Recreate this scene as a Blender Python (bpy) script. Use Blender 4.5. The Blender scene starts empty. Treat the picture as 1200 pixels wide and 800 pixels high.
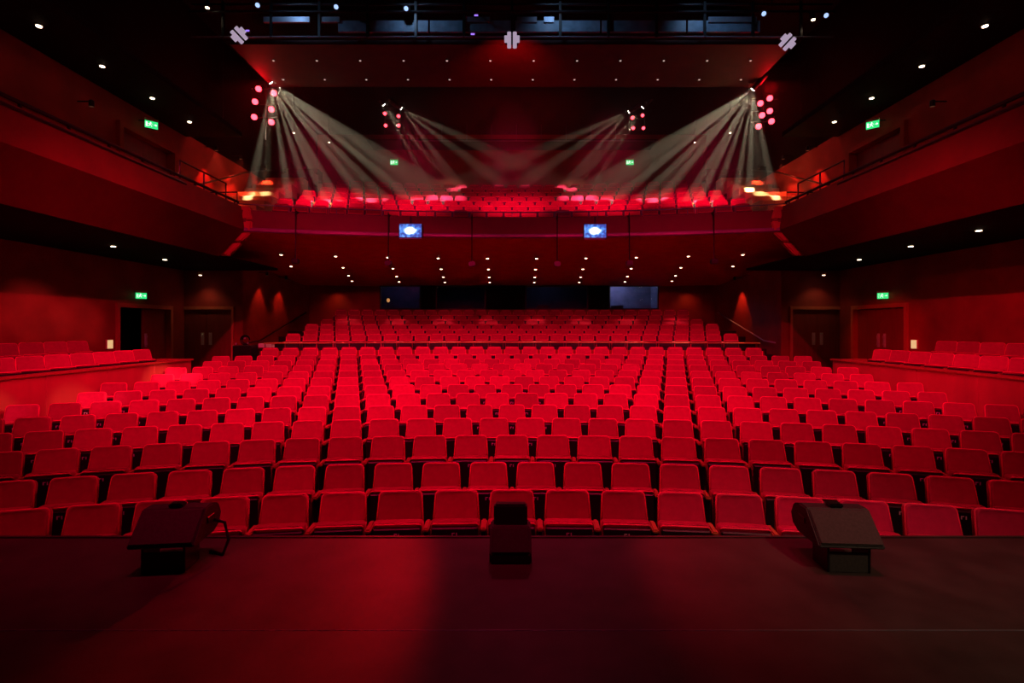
import bpy, bmesh, math, random
from mathutils import Vector, Matrix
random.seed(7)
sc = bpy.context.scene
COL = sc.collection

# ------------------------------------------------------------------ camera
# world: x right, y into the house, z up, z = 0 is the stage deck
CAM_Z = 1.6
F = 600.0            # focal length in px of a 1200 px wide frame
cam_d = bpy.data.cameras.new('camera'); cam_d.sensor_width = 36; cam_d.lens = 18
cam_d.shift_y = -17 / 1200.0; cam_d.clip_end = 200
cam = bpy.data.objects.new('camera', cam_d); COL.objects.link(cam)
cam.location = (0, 0, CAM_Z); cam.rotation_euler = (math.radians(90), 0, 0)
sc.camera = cam

# ------------------------------------------------------------------ world, exposure
w = bpy.data.worlds.new('world'); sc.world = w; w.use_nodes = True
w.node_tree.nodes['Background'].inputs[0].default_value = (0.010, 0.0006, 0.0008, 1)
w.node_tree.nodes['Background'].inputs[1].default_value = 0.10
sc.view_settings.view_transform = 'Standard'
sc.view_settings.look = 'None'
sc.view_settings.exposure = 0.0
sc.view_settings.gamma = 1.0
sc.view_settings.use_curve_mapping = False

# ------------------------------------------------------------------ stage lighting
def spot(loc, target, energy, color, deg, blend=0.5, radius=0.08, name='stage_spot_light'):
    d = bpy.data.lights.new(name, 'SPOT'); d.energy = energy; d.color = color
    d.spot_size = math.radians(deg); d.spot_blend = blend; d.shadow_soft_size = radius
    o = bpy.data.objects.new(name, d); COL.objects.link(o)
    o.location = loc
    o.rotation_euler = (Vector(target) - Vector(loc)).to_track_quat('-Z', 'Y').to_euler()
    return o
RED = (1.0, 0.005, 0.085)
DEEP = (1.0, 0.004, 0.010)
WARM = (1.0, 0.55, 0.25)
# red washes hung high over the front of the stage, thrown at the house
for x, tx, e in ((-2.8, -5.2, 4700), (0.0, 0.0, 2300), (2.8, 4.9, 3600)):
    spot((x, 2.8, 9.4), (tx, 12.8, 0.0), e, RED, 60, 1.0, 0.10)
for x, tx, e in ((-3.4, -5.0, 2900), (0.2, 0.2, 1500), (3.4, 4.8, 2200)):
    spot((x, 5.6, 9.6), (tx, 12.6, 0.0), e, RED, 64, 1.0, 0.10)
for x in (-2.6, 0.0, 2.6):
    spot((x, 3.3, 9.4), (x * 1.15, 6.7, -0.4), 1700, RED, 56, 1.0, 0.06)
# washes reaching the rear stalls under the balcony
for x in (-6.3, -2.1, 2.1, 6.3):
    spot((x * 0.25, 2.4, 5.6), (x, 20.6, 1.0), 2700, RED, 19, 1.0, 0.10)
# added red wash on the balcony seats, from behind the bridge
for x in (-6.2, -3.1, 0, 3.1, 6.2):
    spot((x * 0.95, 13.1, 8.75), (x * 1.05, 18.4, 5.5), 1900, RED, 42, 1.0, 0.08)
spot((0, 12.7, 8.2), (0, 15.8, 9.1), 420, DEEP, 90, 1.0, 0.05)  # added uplight without a fixture, for the red glow on the ceiling panel
# side washes on the boxes and the wall behind them
spot((2.0, 2.6, 7.2), (-9.6, 11.0, 0.9), 5200, RED, 26, 0.9, 0.08)
spot((-2.0, 2.6, 7.2), (9.8, 10.8, 0.9), 4600, RED, 26, 0.9, 0.08)
for ty, tz, tx, e, dg in ((12.0, 0.2, -8.2, 9500, 4.5), (9.6, 0.0, -8.2, 3500, 5), (8.1, 0.2, -8.2, 2500, 4), (13.3, 1.7, -11.2, 3500, 5), (12.0, 1.9, -11.2, 3600, 6), (10.6, 1.6, -11.2, 2600, 5)):
    spot((2.5, 2.6, 5.4), (tx, ty, tz), e, (1.0, 0.20, 0.18), dg, 0.9, 0.06)
spot((-2.5, 2.6, 5.4), (11.2, 15.4, 1.2), 4200, DEEP, 9, 0.7, 0.06)
spot((-2.5, 2.6, 5.4), (11.2, 11.5, 1.6), 900, DEEP, 20, 1.0, 0.06)
# added spots standing in for rig spill on the gallery fronts
spot((-2.5, 1.5, 8.2), (-7.4, 11, 4.7), 260, DEEP, 50, 1.0, 0.2)
spot((2.5, 1.5, 8.2), (7.4, 11, 4.7), 260, DEEP, 50, 1.0, 0.2)
# added red spots without fixtures, thrown back from the house at the stage deck
spot((-0.9, 14.6, 5.15), (-1.38, 2.75, 0), 5600, DEEP, 9.0, 0.9, 0.10)
spot((2.2, 14.6, 5.15), (1.5, 3.3, 0), 1200, (1.0, 0.008, 0.02), 7.0, 1.0, 0.10)
spot((0.0, 13.0, 8.7), (0.4, 2.6, 0), 330, (1.0, 0.04, 0.12), 30, 1.0, 0.12)
# warm work light over the side of the stage
spot((3.6, -0.6, 6.4), (3.0, 3.3, 0.1), 470, (1.0, 0.62, 0.38), 34, 1.0, 0.12)

# ------------------------------------------------------------------ materials
def pm(name, col, rough=0.6, metal=0.0, noise=0.0, scale=8.0, bump=0.0, bscale=60.0, spec=0.5, sheen=0.0, stretch=None, vary=0.0):
    m = bpy.data.materials.new(name); m.use_nodes = True
    nt = m.node_tree; b = nt.nodes['Principled BSDF']
    b.inputs['Base Color'].default_value = (*col, 1); b.inputs['Roughness'].default_value = rough
    b.inputs['Metallic'].default_value = metal; b.inputs['Specular IOR Level'].default_value = spec
    if sheen:
        b.inputs['Sheen Weight'].default_value = sheen; b.inputs['Sheen Roughness'].default_value = 0.35
        b.inputs['Sheen Tint'].default_value = (1, 0.12, 0.2, 1)
    tc = nt.nodes.new('ShaderNodeTexCoord'); vec = tc.outputs['Object']
    if stretch:
        mp = nt.nodes.new('ShaderNodeMapping'); mp.inputs['Scale'].default_value = stretch
        nt.links.new(vec, mp.inputs['Vector']); vec = mp.outputs['Vector']
    if noise:
        n = nt.nodes.new('ShaderNodeTexNoise'); n.inputs['Scale'].default_value = scale; n.inputs['Detail'].default_value = 5
        nt.links.new(vec, n.inputs['Vector'])
        r = nt.nodes.new('ShaderNodeValToRGB')
        r.color_ramp.elements[0].position = 0.3; r.color_ramp.elements[1].position = 0.7
        r.color_ramp.elements[0].color = (*[c * (1 - noise) for c in col], 1)
        r.color_ramp.elements[1].color = (*[min(1, c * (1 + noise)) for c in col], 1)
        nt.links.new(n.outputs['Fac'], r.inputs['Fac']); nt.links.new(r.outputs['Color'], b.inputs['Base Color'])
    if vary:
        oi = nt.nodes.new('ShaderNodeObjectInfo'); mr = nt.nodes.new('ShaderNodeMapRange')
        mr.inputs['To Min'].default_value = 1 - vary; mr.inputs['To Max'].default_value = 1 + vary * 0.6
        hs = nt.nodes.new('ShaderNodeHueSaturation')
        nt.links.new(oi.outputs['Random'], mr.inputs['Value']); nt.links.new(mr.outputs['Result'], hs.inputs['Value'])
        nt.links.new(r.outputs['Color'], hs.inputs['Color']); nt.links.new(hs.outputs['Color'], b.inputs['Base Color'])
    if bump:
        n2 = nt.nodes.new('ShaderNodeTexNoise'); n2.inputs['Scale'].default_value = bscale; n2.inputs['Detail'].default_value = 3
        nt.links.new(vec, n2.inputs['Vector'])
        bp = nt.nodes.new('ShaderNodeBump'); bp.inputs['Strength'].default_value = bump; bp.inputs['Distance'].default_value = 0.01
        nt.links.new(n2.outputs['Fac'], bp.inputs['Height']); nt.links.new(bp.outputs['Normal'], b.inputs['Normal'])
    return m
def em(name, col, strength):
    m = bpy.data.materials.new(name); m.use_nodes = True
    b = m.node_tree.nodes['Principled BSDF']
    b.inputs['Base Color'].default_value = (*[c * 0.2 for c in col], 1)
    b.inputs['Emission Color'].default_value = (*col, 1); b.inputs['Emission Strength'].default_value = strength
    return m
M = dict(
    seat=pm('red_velvet', (0.46, 0.005, 0.085), 0.66, noise=0.12, scale=14, bump=0.15, bscale=160, spec=0.3, sheen=1.0, vary=0.26),
    lit_rim=pm('pale_red_lit_rim', (0.95, 0.045, 0.14), 0.5, noise=0.06, scale=30, spec=0.4, sheen=0.6),  # pale tone paints the overhead light caught on the seat rims
    black=pm('black_plastic', (0.012, 0.011, 0.013), 0.45, noise=0.2, scale=20),
    frame=pm('black_steel', (0.010, 0.010, 0.011), 0.4, metal=0.3, noise=0.2, scale=20),
    wood=pm('varnished_wood', (0.42, 0.16, 0.05), 0.4, noise=0.3, scale=10, stretch=(1, 8, 8)),
    panel=pm('timber_panel', (0.50, 0.12, 0.07), 0.5, noise=0.22, scale=1.6, bump=0.06, bscale=40, stretch=(1, 1, 0.25)),
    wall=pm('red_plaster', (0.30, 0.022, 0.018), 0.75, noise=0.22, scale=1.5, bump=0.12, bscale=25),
    fascia=pm('fascia_red_timber', (0.11, 0.006, 0.005), 0.55, noise=0.14, scale=2.0, bump=0.05, bscale=30),
    soffit=pm('red_soffit', (0.70, 0.030, 0.020), 0.7, noise=0.10, scale=3.0, bump=0.05, bscale=30),
    dark=pm('black_paint', (0.006, 0.005, 0.005), 0.8, noise=0.3, scale=4, spec=0.12),
    ceil=pm('unlit_upper_wall', (0.005, 0.0015, 0.0015), 0.8, noise=0.2, scale=3, spec=0.08),
    panelceil=pm('ceiling_panel_dark_red', (0.04, 0.005, 0.004), 0.7, noise=0.2, scale=3),
    carpet=pm('dark_carpet', (0.020, 0.006, 0.007), 0.95, noise=0.35, scale=30, bump=0.3, bscale=200),
    deck=pm('stage_deck_black', (0.050, 0.036, 0.034), 0.50, noise=0.30, scale=3.5, bump=0.06, bscale=90, spec=0.35),
    stair=pm('lit_stair_carpet', (0.62, 0.46, 0.24), 0.85, noise=0.15, scale=30, bump=0.2, bscale=120),
    door=pm('door_red_laminate', (0.22, 0.030, 0.030), 0.45, noise=0.12, scale=3, stretch=(4, 4, 0.5)),
    metal=pm('brushed_metal', (0.66, 0.68, 0.80), 0.40, metal=0.25, noise=0.1, scale=30, stretch=(1, 1, 12)),
    grey=pm('grey_enamel', (0.22, 0.25, 0.30), 0.4, metal=0.4, noise=0.15, scale=6),
    bluegrey=pm('bridge_grey_paint', (0.16, 0.24, 0.32), 0.5, noise=0.25, scale=5),
    speaker=pm('speaker_black_paint', (0.030, 0.028, 0.028), 0.6, noise=0.25, scale=40, bump=0.25, bscale=220),
    grille=pm('speaker_grille_foam', (0.050, 0.046, 0.042), 0.7, noise=0.2, scale=60, bump=0.35, bscale=260),
    cream=pm('cream_plastic', (0.80, 0.62, 0.36), 0.5, noise=0.05, scale=8),
    white=pm('white_print', (0.72, 0.72, 0.72), 0.6, noise=0.05, scale=30),
    nosing=pm('satin_nosing', (0.20, 0.12, 0.22), 0.35, metal=0.3, noise=0.1, scale=6),
    warm=em('warm_lamp', (1.0, 0.74, 0.48), 9.0),
    tiny=em('dim_lamp', (1.0, 0.72, 0.66), 0.6),
    hot=em('white_lamp', (1.0, 0.93, 0.80), 14.0),
    washlens=em('dim_washer_lens', (1.0, 0.4, 0.2), 0.05),
    redlens=em('red_lens', (1.0, 0.035, 0.055), 9.0),
    bluelens=em('blue_lens', (0.42, 0.60, 1.0), 1.2),
    violet=em('violet_led', (0.30, 0.16, 1.0), 1.6),
    lavender=em('lavender_led_face', (0.62, 0.48, 0.66), 0.62),
    green=em('green_sign_face', (0.03, 0.75, 0.20), 1.1),
    signwhite=em('sign_pictogram', (0.85, 1.0, 0.85), 1.6),
    notice=em('lit_notice_face', (1.0, 0.62, 0.28), 0.75),
    glow=em('desk_screen_glow', (0.45, 0.50, 1.0), 0.45),
)
def glass_mat():
    m = bpy.data.materials.new('window_glass'); m.use_nodes = True
    nt = m.node_tree; nt.nodes.clear()
    o = nt.nodes.new('ShaderNodeOutputMaterial'); mx = nt.nodes.new('ShaderNodeMixShader')
    t = nt.nodes.new('ShaderNodeBsdfTransparent'); g = nt.nodes.new('ShaderNodeBsdfGlossy')
    t.inputs['Color'].default_value = (0.86, 0.88, 0.95, 1); g.inputs['Roughness'].default_value = 0.03
    f = nt.nodes.new('ShaderNodeFresnel'); f.inputs['IOR'].default_value = 1.5
    nt.links.new(f.outputs[0], mx.inputs[0]); nt.links.new(t.outputs[0], mx.inputs[1]); nt.links.new(g.outputs[0], mx.inputs[2])
    nt.links.new(mx.outputs[0], o.inputs['Surface'])
    return m
M['glass'] = glass_mat()
def screen_mat():
    m = bpy.data.materials.new('display_picture'); m.use_nodes = True
    nt = m.node_tree; b = nt.nodes['Principled BSDF']
    tc = nt.nodes.new('ShaderNodeTexCoord'); mp = nt.nodes.new('ShaderNodeMapping')
    mp.inputs['Location'].default_value = (0.1, 0, -0.05); mp.inputs['Scale'].default_value = (4.6, 0.01, 7.5)
    g = nt.nodes.new('ShaderNodeTexGradient'); g.gradient_type = 'SPHERICAL'
    n = nt.nodes.new('ShaderNodeTexNoise'); n.inputs['Scale'].default_value = 9
    nt.links.new(tc.outputs['Object'], mp.inputs[0]); nt.links.new(mp.outputs[0], g.inputs[0]); nt.links.new(tc.outputs['Object'], n.inputs[0])
    a = nt.nodes.new('ShaderNodeMath'); a.operation = 'MULTIPLY_ADD'; a.inputs[1].default_value = 0.7; a.inputs[2].default_value = -0.28
    nt.links.new(n.outputs[0], a.inputs[0])
    s = nt.nodes.new('ShaderNodeMath'); s.operation = 'ADD'
    nt.links.new(g.outputs['Fac'], s.inputs[0]); nt.links.new(a.outputs[0], s.inputs[1])
    r = nt.nodes.new('ShaderNodeValToRGB')
    r.color_ramp.elements[0].position = 0.02; r.color_ramp.elements[0].color = (0.012, 0.05, 0.30, 1)
    r.color_ramp.elements[1].position = 0.50; r.color_ramp.elements[1].color = (1, 1, 1, 1)
    e = r.color_ramp.elements.new(0.2); e.color = (0.08, 0.32, 0.85, 1)
    nt.links.new(s.outputs[0], r.inputs[0]); nt.links.new(r.outputs[0], b.inputs['Emission Color'])
    b.inputs['Emission Strength'].default_value = 1.5; b.inputs['Base Color'].default_value = (0.01, 0.01, 0.02, 1)
    return m
M['screen'] = screen_mat()

# ------------------------------------------------------------------ mesh helpers
def finish(name, bm, mat, parent=None, smooth=False):
    me = bpy.data.meshes.new(name)
    bmesh.ops.recalc_face_normals(bm, faces=bm.faces)
    bm.to_mesh(me); bm.free()
    for m in (mat if isinstance(mat, (list, tuple)) else [mat]): me.materials.append(m)
    if smooth:
        for p in me.polygons: p.use_smooth = True
    o = bpy.data.objects.new(name, me); COL.objects.link(o)
    if parent: o.parent = parent
    return o
def box(bm, x0, x1, y0, y1, z0, z1, mi=0, mtx=None):
    vs = [bm.verts.new((x, y, z)) for z in (z0, z1) for y in (y0, y1) for x in (x0, x1)]
    fs = []
    for q in ((0,1,3,2), (4,6,7,5), (0,4,5,1), (2,3,7,6), (0,2,6,4), (1,5,7,3)):
        f = bm.faces.new([vs[i] for i in q]); f.material_index = mi; fs.append(f)
    if mtx is not None:
        for v in vs: v.co = mtx @ v.co
    return vs
def bevel(bm, wd, seg=2):
    bmesh.ops.bevel(bm, geom=bm.edges[:], offset=wd, segments=seg, affect='EDGES', clamp_overlap=True)
def tube(bm, pts, r, n=8):
    pts = [Vector(p) for p in pts]; rings = []
    for i, p in enumerate(pts):
        t = (pts[min(i + 1, len(pts) - 1)] - pts[max(i - 1, 0)]).normalized()
        a = t.cross(Vector((0, 0, 1)))
        if a.length < 1e-4: a = t.cross(Vector((1, 0, 0)))
        a.normalize(); b = t.cross(a)
        rings.append([bm.verts.new(p + r * (math.cos(k * 2 * math.pi / n) * a + math.sin(k * 2 * math.pi / n) * b)) for k in range(n)])
    for i in range(len(rings) - 1):
        for k in range(n):
            bm.faces.new((rings[i][k], rings[i][(k + 1) % n], rings[i + 1][(k + 1) % n], rings[i + 1][k]))
    bm.faces.new(rings[0][::-1]); bm.faces.new(rings[-1])
def lathe(bm, prof, n=16, mtx=None):
    """prof: list of (radius, height) along local z"""
    rings = []
    for r, h in prof:
        ring = []
        for k in range(n):
            v = Vector((r * math.cos(2 * math.pi * k / n), r * math.sin(2 * math.pi * k / n), h))
            ring.append(bm.verts.new(mtx @ v if mtx is not None else v))
        rings.append(ring)
    for i in range(len(rings) - 1):
        for k in range(n):
            bm.faces.new((rings[i][k], rings[i][(k + 1) % n], rings[i + 1][(k + 1) % n], rings[i + 1][k]))
    bm.faces.new(rings[0][::-1]); bm.faces.new(rings[-1])
def prism(bm, prof, x0, x1, axis='x', mi=0):
    """closed profile of (a,b) pairs swept between x0 and x1 along an axis"""
    def P(t, a, b): return (t, a, b) if axis == 'x' else ((a, t, b) if axis == 'y' else (a, b, t))
    A = [bm.verts.new(P(x0, a, b)) for a, b in prof]; B = [bm.verts.new(P(x1, a, b)) for a, b in prof]
    n = len(prof)
    for i in range(n):
        f = bm.faces.new((A[i], A[(i + 1) % n], B[(i + 1) % n], B[i])); f.material_index = mi
    f = bm.faces.new(A[::-1]); f.material_index = mi
    f = bm.faces.new(B); f.material_index = mi
CY = -12.5        # the rows of seats are arcs about (0, CY)
def arc_pt(r, x): return (x, CY + math.sqrt(r * r - x * x))
def arc_sweep(bm, prof, xa, xb, n=28):
    """closed profile of (radius, z) swept along the house arc between two x"""
    rings = []
    for i in range(n + 1):
        x = xa + (xb - xa) * i / n
        rings.append([bm.verts.new((*arc_pt(r, x), z)) for r, z in prof])
    m = len(prof)
    for i in range(n):
        for k in range(m):
            bm.faces.new((rings[i][k], rings[i][(k + 1) % m], rings[i + 1][(k + 1) % m], rings[i + 1][k]))
    bm.faces.new(rings[0][::-1]); bm.faces.new(rings[-1])
def empty(name, loc=(0, 0, 0), rz=0.0):
    o = bpy.data.objects.new(name, None); COL.objects.link(o); o.empty_display_size = 0.1
    o.location = loc; o.rotation_euler = (0, 0, rz); return o
def tag(o, label=None, cat=None, group=None, kind=None):
    if label: o['label'] = label
    if cat: o['category'] = cat
    if group: o['group'] = group
    if kind: o['kind'] = kind
    return o
def struct(o, label=None, cat=None):
    o['kind'] = 'structure'
    return tag(o, label, cat)
def copy_tree(o, parent=None, loc=None, rz=None):
    c = o.copy(); COL.objects.link(c); c.parent = parent
    if loc is not None: c.location = loc
    if rz is not None: c.rotation_euler = (0, 0, rz)
    for ch in o.children: copy_tree(ch, c)
    return c
def aim(loc, target):
    return Matrix.Translation(Vector(loc)) @ (Vector(target) - Vector(loc)).to_track_quat('Z', 'Y').to_matrix().to_4x4()

# ------------------------------------------------------------------ row geometry
PITCH = 0.55
ROWS = 13
row_d = [5.08 + 0.90 * i for i in range(ROWS)]                 # distance of each seat row on the axis
row_y = [574, 542, 510.5, 490.5, 475, 461.5, 451, 441.7, 434, 427, 421, 415.5, 406.5]     # image height of the seat tops
row_top = [CAM_Z - (y - 383) * (d + 0.095) / F for y, d in zip(row_y, row_d)]
SEAT_H = 0.90
row_floor = [t - SEAT_H for t in row_top]
rear_y = [391, 385.5, 380, 374.5, 369, 363.5]
rear_d = [18.8 + 0.81 * i for i in range(6)]
rear_floor = [CAM_Z - (y - 383) * d / F - SEAT_H for y, d in zip(rear_y, rear_d)]
circ_y = [247, 241, 236, 230.5, 225.5, 221, 217]
circ_d = [16.6 + 0.95 * i for i in range(7)]
circ_floor = [CAM_Z - (y - 383) * d / F - SEAT_H for y, d in zip(circ_y, circ_d)]

# ------------------------------------------------------------------ setting: stage
st = struct(empty('floor_stage', (0, 0, 0)), 'black stage deck with a thin joint across it in front of the seats', 'stage')
EDGE = 3.93
for ya, yb in ((-2.2, 0.25), (0.256, 2.70), (2.706, EDGE - 0.05)):
    for xa, xb in ((-9.6, 9.6),):
        bm = bmesh.new(); box(bm, xa, xb, ya, yb, -0.04, 0.0); bevel(bm, 0.003, 1)
        finish('deck_panel', bm, M['deck'], st)
bm = bmesh.new(); box(bm, -9.6, 9.6, 2.7005, 2.7055, -0.03, 0.001); finish('joint_strip', bm, M['grey'], st)
bm = bmesh.new(); box(bm, -9.6, 9.6, EDGE - 0.048, EDGE, -0.05, 0.004); bevel(bm, 0.01, 2); finish('stage_nosing', bm, M['deck'], st)
bm = bmesh.new(); box(bm, -9.6, 9.6, EDGE - 0.10, EDGE - 0.04, -0.95, -0.05); finish('stage_front', bm, M['dark'], st)
bm = bmesh.new(); box(bm, -9.6, 9.6, -2.2, EDGE - 0.1, -0.95, -0.045); finish('stage_base', bm, M['dark'], st)

# floor terraces of the stalls: one stepped arc for each row
fl = struct(empty('floor', (0, 0, 0)), 'dark carpeted stepped floor under the stalls seats', 'floor')
bm = bmesh.new(); box(bm, -11.2, 11.2, EDGE - 0.04, 17.5, -1.2, row_floor[0] - 0.004); finish('floor_slab', bm, M['carpet'], fl)
for i in range(1, ROWS):
    R = row_d[i] - CY
    bm = bmesh.new(); arc_sweep(bm, [(R - 0.36, row_floor[0] - 0.02), (R - 0.36, row_floor[i]), (R + (0.535 if i < 12 else 1.6), row_floor[i]), (R + (0.535 if i < 12 else 1.6), row_floor[0] - 0.02)], -8.12, 8.12, 24)
    finish('terrace', bm, M['carpet'], fl)
bm = bmesh.new(); box(bm, -11.2, 11.2, 13.2, 17.5, -0.95, 0.05); finish('cross_aisle', bm, M['carpet'], fl)

# rear tier
rt = struct(empty('floor_rear_tier'), 'raised stepped tier of the rear stalls', 'floor')
R0 = rear_d[0] - CY
bm = bmesh.new(); arc_sweep(bm, [(R0 - 0.80, 0.02), (R0 - 0.80, 0.80), (R0 - 0.72, 0.80), (R0 - 0.72, 0.02)], -8.3, 8.3, 24); finish('tier_front', bm, M['wall'], rt)
for i in range(6):
    R = rear_d[i] - CY
    bm = bmesh.new(); arc_sweep(bm, [(R - (0.72 if i == 0 else 0.36), 0.0), (R - (0.72 if i == 0 else 0.36), rear_floor[i]), (R + 0.555, rear_floor[i]), (R + 0.555, 0.0)], -9.3, 9.3, 24)
    finish('terrace', bm, M['carpet'], rt)
# handrail along the tier front
ra = empty('tier_handrail', (0, 0, 0.8)); tag(ra, 'thin dark handrail with a red-lit top in front of the rear stalls', 'railing')
bm = bmesh.new(); tube(bm, [(*arc_pt(R0 - 0.76, -8.2 + 16.4 * i / 24), 1.06 - 0.8) for i in range(25)], 0.025, 8); finish('rail', bm, M['wood'], ra, True)
for i in range(17):
    x = -8.16 + 16.32 * i / 16
    bm = bmesh.new(); p = arc_pt(R0 - 0.76, x); tube(bm, [(*p, 0.0), (*p, 0.26)], 0.014, 6); finish('post', bm, M['frame'], ra)

# ------------------------------------------------------------------ setting: lower walls
def wall_box(name, x0, x1, y0, y1, z0, z1, mat, label=None):
    bm = bmesh.new(); box(bm, x0, x1, y0, y1, z0, z1)
    return struct(finish(name, bm, mat), label, 'wall' if label else None)
SIDE = 11.2
EXIT_A, EXIT_B = 14.55, 16.75       # exit doors in the side walls
door_no = 0
def leaf(parent, w_, h, handle_side, mat=None, loc=(0, 0, 0), rz=0.0):
    """a door leaf standing in the local xz plane, hinge at x=0, seen from -y"""
    bm = bmesh.new(); box(bm, 0, w_, -0.025, 0.025, 0, h); bevel(bm, 0.006, 1)
    l = finish('door_leaf', bm, mat or M['door'], parent); l.location = loc; l.rotation_euler = (0, 0, rz)
    hx = w_ - 0.13 if handle_side > 0 else 0.13
    bm = bmesh.new(); box(bm, hx - 0.055, hx + 0.055, -0.034, -0.025, 0.92, 1.34); bevel(bm, 0.003, 1); finish('push_plate', bm, M['metal'], l)
    bm = bmesh.new(); tube(bm, [(hx, -0.03, 0.97), (hx, -0.075, 0.99), (hx, -0.075, 1.27), (hx, -0.03, 1.29)], 0.014, 8); finish('pull_handle', bm, M['metal'], l, True)
    return l
for s, nm in ((-1, 'left'), (1, 'right')):
    X = s * SIDE
    xa, xb = (X - 0.2, X) if s < 0 else (X, X + 0.2)
    wl = struct(empty('wall_' + nm), 'dark red side wall behind the side box seats', 'wall')
    for (a, b, z0, z1) in ((2.0, EXIT_A, -1.2, 3.56), (EXIT_A, EXIT_B, 2.20, 3.56), (EXIT_B, 17.5, -1.2, 3.56)):
        bm = bmesh.new(); box(bm, xa, xb, a, b, z0, z1); finish('wall_section', bm, M['wall'], wl)
    # exit door recessed in the side wall
    d = struct(empty('door_%d' % (1 if s < 0 else 3), (X, (EXIT_A + EXIT_B) / 2, 0.05), 0), 'double exit door set in the side wall under a green sign', 'door')
    hw = (EXIT_B - EXIT_A) / 2
    bm = bmesh.new()
    box(bm, -0.06 if s > 0 else -0.14, 0.14 if s > 0 else 0.06, -hw - 0.09, -hw + 0.02, 0, 2.24)
    box(bm, -0.06 if s > 0 else -0.14, 0.14 if s > 0 else 0.06, hw - 0.02, hw + 0.09, 0, 2.24)
    box(bm, -0.06 if s > 0 else -0.14, 0.14 if s > 0 else 0.06, -hw + 0.02, hw - 0.02, 2.12, 2.24)
    finish('door_frame', bm, M['panel'], d)
    wl_ = hw - 0.03
    if s > 0:
        leaf(d, wl_, 2.1, 1, loc=(0.12, hw - 0.03, 0.01), rz=-math.pi / 2)
        leaf(d, wl_, 2.1, -1, loc=(0.12, -0.003, 0.01), rz=-math.pi / 2)
    else:
        leaf(d, wl_, 2.1, -1, loc=(-0.12, 0.003, 0.01), rz=math.pi / 2)
        leaf(d, wl_, 2.1, -1, loc=(-0.12, -hw + 0.03, 0.01), rz=math.pi / 2 + 1.15)
    # lobby behind the open leaf, so that the gap is dark
    bm = bmesh.new(); box(bm, X + s * 0.2, X + s * 1.6, EXIT_A - 0.3, EXIT_A - 0.2, -0.2, 2.6); box(bm, X + s * 1.6, X + s * 1.7, EXIT_A - 0.3, EXIT_B + 0.3, -0.2, 2.6)
    box(bm, X + s * 0.2, X + s * 1.6, EXIT_B + 0.2, EXIT_B + 0.3, -0.2, 2.6); box(bm, X + s * 0.2, X + s * 1.6, EXIT_A - 0.2, EXIT_B + 0.2, 2.5, 2.6); box(bm, X + s * 0.2, X + s * 1.6, EXIT_A - 0.2, EXIT_B + 0.2, -0.2, 0.05)
    struct(finish('wall_lobby_' + nm, bm, M['dark']))
    # back cross wall with the plain double doors
    bw = struct(empty('wall_cross_' + nm), 'dark red cross wall holding the aisle doors', 'wall')
    da, db = 9.75, 11.1
    def sx(a, b): return (min(s * a, s * b), max(s * a, s * b))
    for (a, b, z0, z1) in ((9.2, 9.55, -1.2, 3.9), (11.38, 11.4, -1.2, 3.9), (9.55, 11.38, 2.28, 3.9)):
        x0, x1 = sx(a, b)
        bm = bmesh.new(); box(bm, x0, x1, 17.5, 17.7, z0, z1); finish('wall_section', bm, M['wall'], bw)
    d = struct(empty('door_%d' % (2 if s < 0 else 4), (s * 10.46, 17.5, 0.06)), 'dark red double door with paired bright push plates', 'door')
    bm = bmesh.new(); box(bm, -0.96, -0.88, -0.04, 0.12, 0, 2.24); box(bm, 0.88, 0.96, -0.04, 0.12, 0, 2.24); box(bm, -0.88, 0.88, -0.04, 0.12, 2.14, 2.24); finish('door_frame', bm, M['panel'], d)
    leaf(d, 0.876, 2.13, 1, loc=(-0.879, 0.06, 0.005)); leaf(d, 0.876, 2.13, -1, loc=(0.003, 0.06, 0.005))
    # side walls of the rear stalls
    x0, x1 = sx(9.3, 9.5)
    wall_box('wall_rear_' + nm, x0, x1, 17.7, 23.5, -0.2, 4.3, M['wall'], 'dark red side wall of the rear stalls with pools of light')
    # wall under the side gallery: box for the side seats
    sb = struct(empty('wall_box_' + nm), 'timber front of the side box with a pale capping', 'wall')
    x0, x1 = sx(8.2, 8.3)
    ends = [2.2 + (13.1 - 2.2) * k / 8 for k in range(9)]
    for k in range(8):
        bm = bmesh.new(); box(bm, x0, x1, ends[k] + 0.004, ends[k + 1] - 0.004, -1.0, 0.74); bevel(bm, 0.006, 1); finish('front_panel', bm, M['panel'], sb)
    bm = bmesh.new(); box(bm, min(s * 8.16, s * 8.36), max(s * 8.16, s * 8.36), 2.2, 13.14, 0.74, 0.79); bevel(bm, 0.01, 2); finish('capping', bm, M['wood'], sb)
    x0, x1 = sx(8.3, 9.0)
    eb = struct(empty('wall_box_end_' + nm), 'timber end of the side box', 'wall')
    bm = bmesh.new(); box(bm, x0, x1, 13.0, 13.1, -1.0, 0.74); finish('end_panel', bm, M['panel'], eb)
    bm = bmesh.new(); box(bm, x0, x1, 12.97, 13.13, 0.74, 0.79); finish('end_capping', bm, M['wood'], eb)
    sb = struct(empty('floor_box_' + nm), 'carpeted floor of the side box', 'floor')
    x0, x1 = sx(8.3, 9.7); bm = bmesh.new(); box(bm, x0, x1, 2.2, 13.0, -1.0, 0.13); finish('box_floor', bm, M['carpet'], sb)
    x0, x1 = sx(9.7, 11.2); bm = bmesh.new(); box(bm, x0, x1, 2.2, 13.0, -1.0, 0.35); finish('box_step', bm, M['carpet'], sb)

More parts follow.
